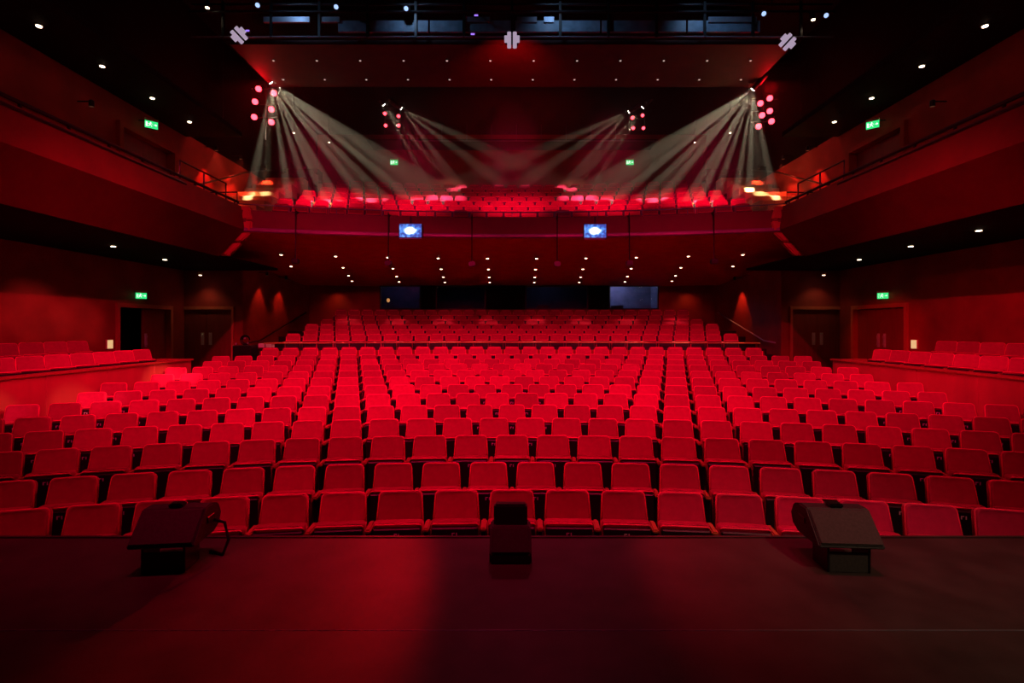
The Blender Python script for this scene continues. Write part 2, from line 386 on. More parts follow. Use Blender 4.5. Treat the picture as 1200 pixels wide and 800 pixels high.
# rear wall with the control-room windows
YB = 23.5
bwall = struct(empty('wall_back'), 'dark red back wall of the rear stalls above the last row', 'wall')
wins = [(-6.07, -4.19), (-3.50, -1.20), (0.60, 3.50), (4.46, 6.74)]
ZW0, ZW1 = 2.40, 3.50
edges = [-9.5] + [v for a in wins for v in a] + [9.5]
bm = bmesh.new(); box(bm, -9.5, 9.5, YB, YB + 0.15, 0.0, ZW0); finish('wall_section', bm, M['wall'], bwall)
bm = bmesh.new(); box(bm, -9.5, 9.5, YB, YB + 0.15, ZW1, 4.3); finish('wall_section', bm, M['wall'], bwall)
for k in range(0, len(edges), 2):
    bm = bmesh.new(); box(bm, edges[k], edges[k + 1], YB, YB + 0.15, ZW0, ZW1)
    finish('wall_pier', bm, M['wall'] if k in (0, 8) else M['dark'], bwall)
for k, (a, b) in enumerate(wins):
    wn = struct(empty('window_%d' % (k + 1), ((a + b) / 2, YB, ZW0)), 'wide control-room window in the back wall', 'window')
    hw, hh = (b - a) / 2, ZW1 - ZW0
    bm = bmesh.new(); box(bm, -hw, -hw + 0.05, -0.02, 0.1, 0, hh); box(bm, hw - 0.05, hw, -0.02, 0.1, 0, hh); box(bm, -hw + 0.05, hw - 0.05, -0.02, 0.1, 0, 0.05); box(bm, -hw + 0.05, hw - 0.05, -0.02, 0.1, hh - 0.05, hh)
    finish('window_frame', bm, M['black'], wn)
    bm = bmesh.new(); box(bm, -hw + 0.05, hw - 0.05, 0.04, 0.05, 0.05, hh - 0.05); finish('pane', bm, M['glass'], wn)
# control rooms behind
CR = pm('control_room_grey', (0.10, 0.10, 0.14), 0.7, noise=0.2, scale=3)
wall_box('wall_control_back', -7.2, 7.2, 26.2, 26.3, 1.2, 4.2, CR)
wall_box('floor_control', -7.2, 7.2, YB + 0.15, 26.2, 1.2, 1.3, CR)
wall_box('ceiling_control', -7.2, 7.2, YB + 0.15, 26.2, 4.1, 4.2, CR)
for k, x in enumerate((-7.2, -3.9, 0.0, 4.0, 7.1)): wall_box('wall_control_%d' % (k + 1), x, x + 0.1, YB + 0.15, 26.2, 1.3, 4.1, CR)

# ------------------------------------------------------------------ main balcony (circle)
RB = 27.5
Z0F, Z1F = 4.20, 4.80
def soff_z(r): return Z0F - 0.080 * (r - RB)
cb = struct(empty('floor_balcony'), 'curved red balcony with a flat soffit over the rear stalls', 'balcony')
bm = bmesh.new(); arc_sweep(bm, [(RB, Z0F + 0.12), (RB - 0.02, Z1F), (RB + 0.12, Z1F), (RB + 0.12, Z0F + 0.12)], -7.9, 7.9, 40); finish('balcony_front', bm, M['fascia'], cb)
bm = bmesh.new(); arc_sweep(bm, [(RB - 0.03, Z0F), (RB - 0.055, Z0F + 0.03), (RB - 0.055, Z0F + 0.09), (RB - 0.03, Z0F + 0.12), (RB + 0.1, Z0F + 0.12), (RB + 0.1, Z0F)], -7.9, 7.9, 40); finish('nosing', bm, M['nosing'], cb)
bm = bmesh.new(); arc_sweep(bm, [(RB + 0.02, soff_z(RB) - 0.0), (36.6, soff_z(36.6)), (36.6, soff_z(36.6) + 0.12), (RB + 0.02, soff_z(RB) + 0.12)], -9.29, 9.29, 40); finish('soffit', bm, M['soffit'], cb)
for i in range(7):
    R = circ_d[i] - CY; a = R - (1.45 if i == 0 else 0.40)
    b = R + (0.54 if i < 6 else 2.2)
    bm = bmesh.new(); arc_sweep(bm, [(a, max(4.32, circ_floor[i] - 0.9)), (a, circ_floor[i]), (b, circ_floor[i]), (b, max(4.32, circ_floor[i] - 0.9))], -7.85, 7.85, 28)
    finish('terrace', bm, M['carpet'], cb)
# balcony rail
br = empty('balcony_rail', (0, 0, Z1F)); tag(br, 'thin metal safety rail on posts along the balcony front', 'railing')
bm = bmesh.new(); tube(bm, [(*arc_pt(RB + 0.05, -7.6 + 15.2 * i / 30), 0.17) for i in range(31)], 0.016, 6); finish('rail', bm, M['grey'], br, True)
for i in range(13):
    p = arc_pt(RB + 0.05, -7.5 + 15.0 * i / 12)
    bm = bmesh.new(); tube(bm, [(*p, 0.0), (*p, 0.17)], 0.012, 6); finish('post', bm, M['grey'], br)
# side stairs of the balcony, one block for each step
for s, nm in ((-1, 'left'), (1, 'right')):
    sr = struct(empty('floor_stair_' + nm), 'pale lit steps climbing beside the balcony seats', 'stairs')
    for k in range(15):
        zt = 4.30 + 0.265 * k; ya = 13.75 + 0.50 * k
        bm = bmesh.new(); box(bm, min(s * 7.86, s * 9.28), max(s * 7.86, s * 9.28), ya, ya + 0.50, zt - 0.45, zt); bevel(bm, 0.01, 1); finish('step', bm, M['stair'] if k < 12 else M['carpet'], sr)  # lower steps pale: the white light pool is put into their colour

# side galleries
for s, nm in ((-1, 'left'), (1, 'right')):
    g = struct(empty('wall_gallery_' + nm), 'long red folded front of the side gallery', 'balcony')
    def P(*pts): return [(s * a, b) for a, b in pts]
    YG0, YG1 = 2.0, 14.0
    bm = bmesh.new(); prism(bm, P((7.30, 4.25), (7.40, 4.90), (7.52, 4.90), (7.45, 4.25)), YG0, YG1 - 0.02, 'y'); finish('upper_front', bm, M['fascia'], g)
    bm = bmesh.new(); prism(bm, P((7.30, 4.25), (7.45, 4.25), (8.12, 3.56), (8.00, 3.53)), YG0, YG1 - 0.02, 'y'); finish('lower_front', bm, M['fascia'], g)
    bm = bmesh.new(); prism(bm, P((8.0, 3.53), (8.0, 3.60), (11.3, 3.60), (11.3, 3.53)), YG0, 17.5, 'y'); finish('soffit', bm, M['dark'], g)
    bm = bmesh.new(); prism(bm, P((7.80, 4.0), (7.60, 4.10), (9.4, 4.10), (9.4, 4.0)), YG0, 14.2, 'y'); finish('gallery_floor', bm, M['carpet'], g)
    # stacked end blocks closing the gallery front
    pts = [(7.40, 4.92), (7.33, 4.52), (7.36, 4.20), (7.62, 3.92), (7.98, 3.54)]
    for k in range(4):
        (a0, z0), (a1, z1) = pts[k], pts[k + 1]
        bm = bmesh.new(); prism(bm, P((a0 - 0.22, z0 - 0.02), (a1 - 0.22, z1 + 0.02), (a1 + 0.42, z1 + 0.02), (a0 + 0.42, z0 - 0.02)), YG1 - 0.02, YG1 + 0.16, 'y'); bevel(bm, 0.03, 2)
        finish('end_block', bm, M['panel'], g)
    # upper side wall
    uw = struct(empty('wall_upper_' + nm), 'dark red upper side wall behind the gallery and balcony', 'wall')
    x0, x1 = (-9.5, -9.3) if s < 0 else (9.3, 9.5)
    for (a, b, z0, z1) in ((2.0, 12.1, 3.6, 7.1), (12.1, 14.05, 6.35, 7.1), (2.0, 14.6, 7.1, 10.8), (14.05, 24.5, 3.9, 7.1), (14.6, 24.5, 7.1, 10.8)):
        bm = bmesh.new(); box(bm, x0, x1, a, b, z0, z1); finish('wall_section', bm, M['ceil'] if z1 > 8 else M['wall'], uw)  # shade put into the colour: sections above the gallery ceiling near black
    # recessed gallery doorway
    dd = struct(empty('door_%d' % (5 if s < 0 else 6), (s * 9.3, 13.08, 4.10)), 'recessed gallery doorway framed in red timber', 'door')
    bm = bmesh.new()
    xf0, xf1 = (-0.12, 0.10) if s < 0 else (-0.10, 0.12)
    box(bm, xf0, xf1, -1.06, -0.94, 0, 2.36); box(bm, xf0, xf1, 0.90, 1.02, 0, 2.36); box(bm, xf0, xf1, -0.94, 0.90, 2.24, 2.36)
    finish('door_frame', bm, M['wall'], dd)
    for a, hs in ((-0.94, 1), (-0.02, -1)):
        bm = bmesh.new(); box(bm, -0.17 if s < 0 else 0.12, -0.12 if s < 0 else 0.17, a, a + 0.92, 0, 2.24); bevel(bm, 0.005, 1); finish('door_leaf', bm, M['door'], dd)
    # dark slim ceiling over the gallery
    x0, x1 = (-9.3, -7.7) if s < 0 else (7.7, 9.3)
    bm = bmesh.new(); box(bm, x0, x1, 2.0, 14.6, 7.02, 7.15); struct(finish('ceiling_gallery_' + nm, bm, M['dark']), 'black slim ceiling over the side gallery', 'ceiling')
    # rail on the gallery front: bar, standoffs and a raised tube near the balcony
    gr = empty('gallery_rail', (s * 7.46, 0, 4.9)); tag(gr, 'black rail and cable bar along the gallery front above the %s exit door' % ('half-open' if s < 0 else 'closed'), 'railing', 'rails along the two side galleries')
    bm = bmesh.new(); tube(bm, [(0, 2.2, 0.10), (0, 13.95, 0.10)], 0.035, 8); finish('rail', bm, M['frame'], gr)
    bm = bmesh.new(); tube(bm, [(-s * 0.07, 2.2, -0.06), (-s * 0.07, 11.6, -0.06)], 0.03, 6); finish('cable_bar', bm, M['frame'], gr)
    for k in range(14):
        yy = 2.6 + 0.86 * k
        bm = bmesh.new(); box(bm, -0.02, 0.02, yy - 0.015, yy + 0.015, 0.0, 0.09); finish('standoff', bm, M['frame'], gr)
    bm = bmesh.new(); tube(bm, [(0, 11.5, 0.0), (0, 11.5, 0.44), (0, 13.35, 0.44), (0, 13.35, 0.0)], 0.02, 6); tube(bm, [(0, 12.4, 0.0), (0, 12.4, 0.44)], 0.018, 6); finish('raised_rail', bm, M['frame'], gr)
    bm = bmesh.new(); tube(bm, [(0, 13.9, 0.0), (0, 13.9, 0.36), (-s * 0.9 * -1, 13.95, 0.36), (s * 0.9, 13.95, 0.05)], 0.018, 6); finish('end_hoop', bm, M['frame'], gr)
    # stair handrail along the upper wall
    hr = tag(empty('stair_handrail', (s * 9.2, 14.2, 5.4)), 'dark handrail on the upper wall by the balcony steps, %s door side' % ('half-open' if s < 0 else 'closed'), 'handrail', 'handrails beside the balcony steps')
    bm = bmesh.new(); tube(bm, [(0, 0, 0.05), (0, 1.4, 0.62), (0, 2.4, 1.05), (0, 3.4, 1.50), (0, 4.4, 1.86), (0, 5.4, 2.2)], 0.028, 8); finish('rail', bm, M['frame'], hr, True)
    for yy, zz in ((0.7, 0.33), (2.4, 1.05), (4.4, 1.86)):
        bm = bmesh.new(); tube(bm, [(0, yy, zz), (s * 0.1, yy, zz - 0.05)], 0.012, 6); finish('bracket', bm, M['frame'], hr)
    # sloping handrail of the rear stalls stair
    hr = tag(empty('aisle_handrail', (s * 9.2, 17.9, 0.1)), 'thin sloping handrail on the rear stalls wall, %s door side' % ('half-open' if s < 0 else 'closed'), 'handrail', 'handrails beside the rear stalls')
    bm = bmesh.new(); tube(bm, [(0, 0, 0.95), (0, 0.8, 1.0), (0, 5.0, 2.15)], 0.022, 8); finish('rail', bm, M['metal'] if s > 0 else M['frame'], hr, True)
    for yy, zz in ((0.8, 1.0), (2.9, 1.58), (4.8, 2.09)):
        bm = bmesh.new(); tube(bm, [(0, yy, zz), (s * 0.1, yy, zz - 0.05)], 0.012, 6); finish('bracket', bm, M['frame'], hr)

# upper back wall and ceilings
wall_box('wall_upper_back', -9.5, 9.5, 24.5, 24.7, 4.3, 10.8, M['wall'], 'dark red back wall above the last balcony row')
wall_box('ceiling', -9.5, 9.5, 2.0, 24.7, 10.8, 10.95, M['dark'], 'black ceiling high above the balcony')
bm = bmesh.new(); box(bm, -7.5, 7.5, 13.6, 16.0, 9.1, 9.22); struct(finish('ceiling_panel', bm, M['panelceil']), 'dark hanging ceiling panel glowing red above the house', 'ceiling')
bm = bmesh.new(); box(bm, -7.0, 7.0, 17.6, 21.5, 10.2, 10.3); struct(finish('ceiling_panel_rear', bm, M['dark']), 'black rear ceiling panel above the balcony', 'ceiling')
# technical gallery rail on the upper back wall
tr = tag(empty('catwalk_rail', (0, 23.2, 10.0)), 'thin pale rail of the catwalk above the balcony', 'railing')
bm = bmesh.new(); box(bm, -6.6, 6.6, 0.02, 1.3, 0.06, 0.12); finish('walkway', bm, M['dark'], tr)
bm = bmesh.new(); tube(bm, [(-4.4, 0, 0.03), (6.6, 0, 0.03)], 0.02, 6); finish('rail', bm, M['grey'], tr)
for i in range(9):
    x = -4.3 + i * 9.0 / 8
    bm = bmesh.new(); tube(bm, [(x, 0, 0.03), (x, 0, 0.78)], 0.012, 6); finish('post', bm, M['grey'], tr)

# ------------------------------------------------------------------ seats
def outline(hw_b, hw_t, h, r, n=4):
    """panel outline with rounded upper corners, from lower left going round"""
    pts = [(-hw_b, 0), (hw_b, 0)]
    for k in range(n + 1):
        a = math.pi / 2 * k / n
        pts.append((hw_t - r + r * math.cos(a), h - r + r * math.sin(a)))
    for k in range(n + 1):
        a = math.pi / 2 + math.pi / 2 * k / n
        pts.append((-hw_t + r + r * math.cos(a), h - r + r * math.sin(a)))
    return pts
def pad(bm, pts, t, inset, mtx):
    """padded panel in the xz plane, thickness t towards -y, edges rounded"""
    cx = sum(p[0] for p in pts) / len(pts); cz = sum(p[1] for p in pts) / len(pts)
    hx = max(p[0] for p in pts); hz = max(p[1] for p in pts) / 2
    rings = []
    for y, k in ((0, 0.6), (-t * 0.15, 0.0), (-t * 0.62, 0.0), (-t * 0.9, 0.45), (-t, 1.0), (-t * 0.94, 2.6)):
        ring = []
        for x, z in pts:
            fx = 1 - k * inset / hx; fz = 1 - k * inset / hz
            ring.append(bm.verts.new(mtx @ Vector((cx + (x - cx) * fx, y, cz + (z - cz) * fz))))
        rings.append(ring)
    n = len(pts)
    for i in range(len(rings) - 1):
        for k in range(n):
            bm.faces.new((rings[i][k], rings[i][(k + 1) % n], rings[i + 1][(k + 1) % n], rings[i + 1][k]))
    bm.faces.new(rings[0][::-1]); bm.faces.new(rings[-1])
LEAN = math.atan2(0.12, 0.47)
BACK_M = Matrix.Translation((0, -0.03, 0.415)) @ Matrix.Rotation(-LEAN, 4, 'X')
def make_seat(name):
    t = empty(name)
    bm = bmesh.new(); pad(bm, outline(0.238, 0.208, 0.503, 0.045), 0.085, 0.014, BACK_M); bk = finish('backrest', bm, M['seat'], t, True)
    ol = outline(0.238, 0.208, 0.503, 0.045)
    bm = bmesh.new(); tube(bm, [BACK_M @ Vector((x, -0.066, z)) for x, z in [(0.2355, 0.06)] + ol[2:] + [(-0.2355, 0.06)]], 0.0085, 5); finish('lit_rim', bm, M['lit_rim'], bk, True)
    bm = bmesh.new(); pad(bm, outline(0.225, 0.195, 0.46, 0.04), 0.02, 0.006, BACK_M @ Matrix.Translation((0, 0.022, 0.0))); finish('back_shell', bm, M['black'], t)
    # tipped-up cushion: only its padded front edge shows above the dark underside
    bm = bmesh.new(); pad(bm, outline(0.232, 0.236, 0.40, 0.03), 0.11, 0.016, Matrix.Translation((0, -0.095, 0.285)) @ Matrix.Rotation(-0.06, 4, 'X')); cu = finish('seat_cushion', bm, M['seat'], t, True)
    bm = bmesh.new(); tube(bm, [(-0.225, -0.186, 0.655), (-0.205, -0.190, 0.672), (0.205, -0.190, 0.672), (0.225, -0.186, 0.655)], 0.010, 5); finish('lit_rim', bm, M['lit_rim'], cu, True)
    bm = bmesh.new(); box(bm, -0.222, 0.222, -0.225, -0.195, 0.27, 0.645); bevel(bm, 0.01, 1); pn = finish('seat_pan', bm, M['black'], cu)
    bm = bmesh.new()
    for k, (a, b) in enumerate(((-0.028, -0.018), (0.012, 0.022))): box(bm, a, b, -0.2285, -0.2255, 0.565, 0.60)
    box(bm, -0.018, 0.0, -0.2285, -0.2255, 0.591, 0.60)
    finish('number_tag', bm, M['white'], t)
    make_arm(t, -PITCH / 2)
    return t
def make_arm(t, x):
    bm = bmesh.new(); box(bm, -0.028, 0.028, -0.22, 0.03, 0.60, 0.64); bevel(bm, 0.012, 2); a = finish('armrest', bm, M['wood'], t); a.location = (x, 0, 0)
    bm = bmesh.new(); prism(bm, [(-0.18, 0.0), (0.06, 0.0), (0.04, 0.60), (-0.20, 0.60)], -0.018, 0.018); s_ = finish('stand', bm, M['frame'], t); s_.location = (x, 0, 0)
proto = make_seat('tip_up_seat')
ORD = ['first', 'second', 'third', 'fourth', 'fifth', 'sixth', 'seventh', 'eighth', 'ninth', 'tenth', 'eleventh', 'twelfth']
def row_seats(R, xlim, offset):
    """angles of the seats of a row"""
    step = PITCH / R; out = []
    n = int(xlim / PITCH) + 2
    for k in range(-n, n + 1):
        a = (k + offset) * step
        x = R * math.sin(a)
        if abs(x) <= xlim: out.append((x, CY + R * math.cos(a), -a))
    return out
used = False
arm_mesh = [c.data for c in proto.children if c.name.startswith('armrest')][0]
stand_mesh = [c.data for c in proto.children if c.name.startswith('stand')][0]
def seat_at(x, y, z, rz, label, group, last=False):
    global used
    if not used: o = proto; used = True; o.location = (x, y, z); o.rotation_euler = (0, 0, rz)
    else: o = copy_tree(proto, None, (x, y, z), rz)
    tag(o, label, 'seat', group)
    if last:
        for nm, me in (('armrest', arm_mesh), ('stand', stand_mesh)):
            e = bpy.data.objects.new(nm, me); COL.objects.link(e); e.parent = o; e.location = (PITCH / 2, 0, 0)
    return o
DOOR = {-1: 'half-open', 1: 'closed'}     # the two exit doors tell the sides of the hall apart
NTH = ORD + ['thirteenth', 'fourteenth', 'fifteenth', 'sixteenth', 'seventeenth']
for i in range(12):
    R = row_d[i] - CY
    grp = 'tip-up seats of the %s row from the stage' % ORD[i]
    half = 0.0 if i % 2 == 0 else 0.5
    ss = row_seats(R, 7.95, half)
    ss = [p for p in ss if abs(p[0]) / p[1] * F < 600 + 0.62 * F / p[1] and not (i == 0 and p[0] > 4.4)]
    for j, (x, y, rz) in enumerate(ss):
        k = round(abs(rz) * R / PITCH + half)          # count from the centre line
        if k == 0: lab = 'red tip-up seat, %s row from stage, on the centre line behind the floor speaker' % ORD[i]
        else: lab = 'red tip-up seat, %s row from stage, %s from centre line towards the %s door' % (ORD[i], NTH[k - 1], DOOR[1 if x > 0 else -1])
        seat_at(x, y, row_floor[i], rz, lab, grp, j == len(ss) - 1)
# side-box seats: two rows along each side wall, turned towards the stage
for s in (-1, 1):
    for X, z, y1, n, rn in ((9.15, 0.12, 12.65, 8, 'lower'), (10.35, 0.34, 12.2, 6, 'upper')):
        for k in range(n):
            y = y1 - 0.585 * k
            seat_at(s * X, y, z, s * -math.radians(66), 'red tip-up seat, %s box row by the %s exit door, %s from the box end' % (rn, DOOR[s], ORD[k]), 'tip-up seats of the %s box row by the %s door' % (rn, DOOR[s]), s < 0 and k == 0 or s > 0 and k == n - 1)

# the seats beyond: thirteenth row, rear stalls and balcony, past the count limit
def far_seat(bm, x, y, z, rz):
    mt = Matrix.Translation((x, y, z)) @ Matrix.Rotation(rz, 4, 'Z')
    # backrest with bevelled upper corners
    o_ = outline(0.238, 0.208, 0.503, 0.05, 2); A = []; B = []
    for px, pz in o_:
        A.append(bm.verts.new(mt @ (BACK_M @ Vector((px, -0.085, pz))))); B.append(bm.verts.new(mt @ (BACK_M @ Vector((px, 0.02, pz)))))
    n = len(o_)
    for k in range(n): bm.faces.new((A[k], A[(k + 1) % n], B[(k + 1) % n], B[k]))
    bm.faces.new(A[::-1]); bm.faces.new(B)
    box(bm, -0.165, 0.165, -0.008, 0.012, 0.874, 0.889, 3, mt)  # pale strips painting the lit edges of backrest and cushion
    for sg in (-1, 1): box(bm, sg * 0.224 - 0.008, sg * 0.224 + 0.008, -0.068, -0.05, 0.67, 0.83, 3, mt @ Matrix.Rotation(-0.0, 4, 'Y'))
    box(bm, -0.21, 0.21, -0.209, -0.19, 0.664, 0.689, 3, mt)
    box(bm, -0.232, 0.232, -0.205, -0.10, 0.29, 0.685, 0, mt)
    box(bm, -0.222, 0.222, -0.225, -0.204, 0.27, 0.645, 1, mt)
    box(bm, -PITCH / 2 - 0.018, -PITCH / 2 + 0.018, -0.20, 0.05, 0.0, 0.60, 1, mt)
    box(bm, -PITCH / 2 - 0.028, -PITCH / 2 + 0.028, -0.22, 0.03, 0.60, 0.64, 2, mt)
bm = bmesh.new()
for (x, y, rz) in row_seats(row_d[12] - CY, 7.6, 0.0): far_seat(bm, x, y, row_floor[12], rz)
for i in range(6):
    for (x, y, rz) in row_seats(rear_d[i] - CY, 7.9 - 0.10 * i, 0.5 * (i % 2)): far_seat(bm, x, y, rear_floor[i], rz)
tag(finish('rear_stalls_seating', bm, [M['seat'], M['black'], M['wood'], M['lit_rim']]), 'many small red seats in rows in the rear stalls under the balcony', 'seats', kind='stuff')
bm = bmesh.new()
for i in range(7):
    for (x, y, rz) in row_seats(circ_d[i] - CY, 7.55, 0.5 * (i % 2)): far_seat(bm, x, y, circ_floor[i], rz)
tag(finish('balcony_seating', bm, [M['seat'], M['black'], M['wood'], M['lit_rim']]), 'many small red seats in rows up in the balcony', 'seats', kind='stuff')

# ------------------------------------------------------------------ stage monitors
def wedge(loc, rz, label, lit):
    t = tag(empty('stage_monitor', loc, rz), label, 'loudspeaker')
    W = 0.205
    prof = [(-0.13, 0.185), (-0.11, 0.165), (0.16, 0.165), (0.24, 0.20), (0.27, 0.27), (0.23, 0.345), (0.15, 0.372), (0.045, 0.372)]
    bm = bmesh.new(); prism(bm, prof, -W, W); bevel(bm, 0.008, 2); finish('cabinet', bm, M['speaker'], t)
    d = Vector((0, 0.175, 0.187)); nrm = Vector((0, -0.187, 0.175)).normalized()
    bm = bmesh.new()
    mt = Matrix.Translation((0, -0.13 + 0.0875, 0.185 + 0.0935)) @ Matrix.Rotation(math.atan2(0.187, 0.175), 4, 'X')
    box(bm, -W + 0.012, W - 0.012, -0.115, 0.115, 0.0, 0.012, 0, mt); bevel(bm, 0.005, 1); finish('grille', bm, M['grille'], t)
    for sx_ in (-1, 1):
        bm = bmesh.new(); box(bm, -0.004, 0.004, -0.045, 0.045, -0.02, 0.02); bevel(bm, 0.003, 1); h = finish('side_handle', bm, M['frame'], t); h.location = (sx_ * (W + 0.003), 0.10, 0.28)
    # stand: front plate, two cheeks and a foot
    bm = bmesh.new(); box(bm, -0.13, 0.13, -0.085, -0.07, 0.0, 0.13); bevel(bm, 0.004, 1); finish('stand_plate', bm, M['grille'] if lit else M['speaker'], t)  # paler plate on the lit monitor, its light put into the material
    for sx_ in (-1, 1):
        bm = bmesh.new(); box(bm, -0.008, 0.008, -0.09, 0.10, 0.0, 0.168); bevel(bm, 0.003, 1); c = finish('stand_cheek', bm, M['frame'], t); c.location = (sx_ * 0.128, 0, 0)
    bm = bmesh.new(); box(bm, -0.12, 0.12, -0.07, 0.1, 0.0, 0.02); finish('stand_foot', bm, M['frame'], t)
    bm = bmesh.new(); box(bm, -0.045, 0.045, 0.05, 0.12, 0.372, 0.40); bevel(bm, 0.008, 2); finish('top_handle', bm, M['frame'], t)
    return t
lm = wedge((-2.28, 3.42, 0), math.radians(6), 'black wedge stage monitor in shadow with a cable at its side', False)
bm = bmesh.new(); tube(bm, [(0.2, 0.16, 0.25), (0.27, 0.17, 0.22), (0.30, 0.16, 0.10), (0.27, 0.14, 0.01), (0.16, 0.2, 0.012)], 0.012, 8); finish('cable', bm, M['frame'], lm, True)
wedge((2.20, 3.42, 0), math.radians(-4), 'black wedge stage monitor with a warm-lit grey front on a low stand', True)
t = tag(empty('floor_speaker', (-0.01, 3.50, 0)), 'small black upright floor speaker on the centre line of the stage edge', 'loudspeaker')
bm = bmesh.new(); prism(bm, [(-0.05, 0.0), (0.20, 0.0), (0.23, 0.20), (0.05, 0.215), (-0.05, 0.07)], -0.143, 0.143); bevel(bm, 0.012, 2); finish('cabinet', bm, M['speaker'], t)
bm = bmesh.new(); box(bm, -0.125, 0.125, -0.08, 0.08, 0, 0.008, 0, Matrix.Translation((0, 0.0, 0.1425)) @ Matrix.Rotation(math.atan2(0.145, 0.10), 4, 'X')); bevel(bm, 0.003, 1); finish('grille', bm, pm('green_black_grille', (0.030, 0.036, 0.026), 0.7, noise=0.2, scale=60, bump=0.3, bscale=240), t)
bm = bmesh.new(); prism(bm, [(0.09, 0.20), (0.21, 0.19), (0.22, 0.335), (0.12, 0.345)], -0.118, 0.118); bevel(bm, 0.012, 2); finish('upper_cabinet', bm, M['black'], t)

# ------------------------------------------------------------------ exit signs, notices
def exit_sign(loc, rz, label, group=None, k=1.0, arm=0):
    t = tag(empty('exit_sign', loc, rz), label, 'sign', group)
    bm = bmesh.new(); box(bm, -0.19 * k, 0.19 * k, -0.03, 0.05, 0.13 * k, 0.21 * k); bevel(bm, 0.006, 1); finish('lamp_housing', bm, M['cream'], t)
    bm = bmesh.new(); box(bm, -0.18 * k, 0.18 * k, -0.012, 0.012, -0.10 * k, 0.13 * k); finish('sign_panel', bm, M['green'], t)
    bm = bmesh.new()     # running figure and arrow
    y0, y1 = -0.016, -0.0125
    def q(x, z, w_, h, rot):
        box(bm, -w_ / 2, w_ / 2, y0, y1, -h / 2, h / 2, 0, Matrix.Scale(k, 4) @ Matrix.Translation((x, 0, z)) @ Matrix.Rotation(rot, 4, 'Y'))
    q(-0.02, 0.085, 0.035, 0.035, 0.4); q(-0.035, 0.035, 0.035, 0.075, 0.35); q(-0.005, -0.02, 0.022, 0.07, -0.6); q(-0.065, -0.025, 0.022, 0.075, 0.75); q(0.005, 0.045, 0.06, 0.018, 0.5); q(-0.075, 0.04, 0.05, 0.018, -0.6)
    q(0.10, 0.02, 0.08, 0.025, 0); q(0.13, 0.035, 0.05, 0.022, 0.8); q(0.13, 0.005, 0.05, 0.022, -0.8); q(-0.13, 0.015, 0.05, 0.15, 0)
    finish('running_figure', bm, M['signwhite'], t)
    bm = bmesh.new(); tube(bm, [(0, 0.04, 0.17 * k), Matrix.Rotation(-rz, 4, 'Z') @ Vector((arm, 0.0, 0.17 * k)) if arm else (0, 0.1, 0.17 * k)], 0.012, 6); finish('bracket', bm, M['frame'], t)
    return t
for s in (-1, 1):
    exit_sign((s * (SIDE - 0.12), 15.3, 2.52), -s * math.radians(75) if False else s * -math.radians(42), 'green lit exit sign over the half-open door' if s < 0 else 'green lit exit sign over the closed red double door', None, 0.75, s * 0.13)
    exit_sign((s * 8.98, 12.75, 6.62), s * -math.radians(42), 'green lit exit sign above the gallery doorway over the %s door side' % DOOR[s], 'gallery exit signs', 0.75, s * 0.34)
    exit_sign((s * 5.62, 24.40, 9.42), 0, 'green lit exit sign high behind the balcony on the %s door side' % DOOR[s], 'balcony exit signs', 1.0)
    # lit notice by the exit door
    n = tag(empty('wall_notice', (s * (SIDE - 0.02), 14.22, 1.12), 0), 'small cream lit notice on the wall by the half-open exit door' if s < 0 else 'small cream lit notice on the wall by the closed exit door', 'notice')
    bm = bmesh.new(); box(bm, -0.02, 0.02, -0.11, 0.11, -0.13, 0.13); bevel(bm, 0.004, 1); finish('backing', bm, M['cream'], n)
    bm = bmesh.new(); box(bm, -0.004, 0.004, -0.095, 0.095, -0.115, 0.115); f = finish('notice_face', bm, M['notice'], n); f.location = (-s * 0.023, 0, 0)
    c = tag(empty('call_point', (s * (SIDE - 0.03), 14.0, 0.82), 0), 'tiny red call point under the notice by the %s exit door' % DOOR[s], 'switch', 'call points by the exit doors')
    bm = bmesh.new(); box(bm, -0.03, 0.03, -0.05, 0.05, -0.05, 0.05); bevel(bm, 0.006, 1); finish('housing', bm, M['seat'], c)
    bm = bmesh.new(); box(bm, -0.004, 0.004, -0.03, 0.03, -0.02, 0.02); f = finish('press_plate', bm, M['white'], c); f.location = (-s * 0.032, 0, 0)

# ------------------------------------------------------------------ balcony front: screens and hanging speakers
for x, lab in ((-2.92, 'blue and white video screen on the balcony front, half-open door side'), (2.40, 'blue and white video screen on the balcony front, closed door side')):
    px, py = arc_pt(RB - 0.12, x)
    t = tag(empty('video_screen', (px, py, 4.365), math.radians(0)), lab, 'screen', 'video screens on the balcony front')
    bm = bmesh.new(); box(bm, -0.34, 0.34, 0.0, 0.05, -0.215, 0.215); bevel(bm, 0.008, 1); finish('bezel', bm, M['black'], t)
    bm = bmesh.new(); box(bm, -0.315, 0.315, -0.006, 0.0, -0.185, 0.195); finish('display', bm, M['screen'], t)
    bm = bmesh.new(); box(bm, -0.32, 0.32, -0.01, 0.03, -0.24, -0.218); finish('lower_strip', bm, M['grey'], t)
    bm = bmesh.new(); box(bm, -0.03, 0.03, 0.02, 0.05, 0.2, 0.42); finish('mount', bm, M['frame'], t)
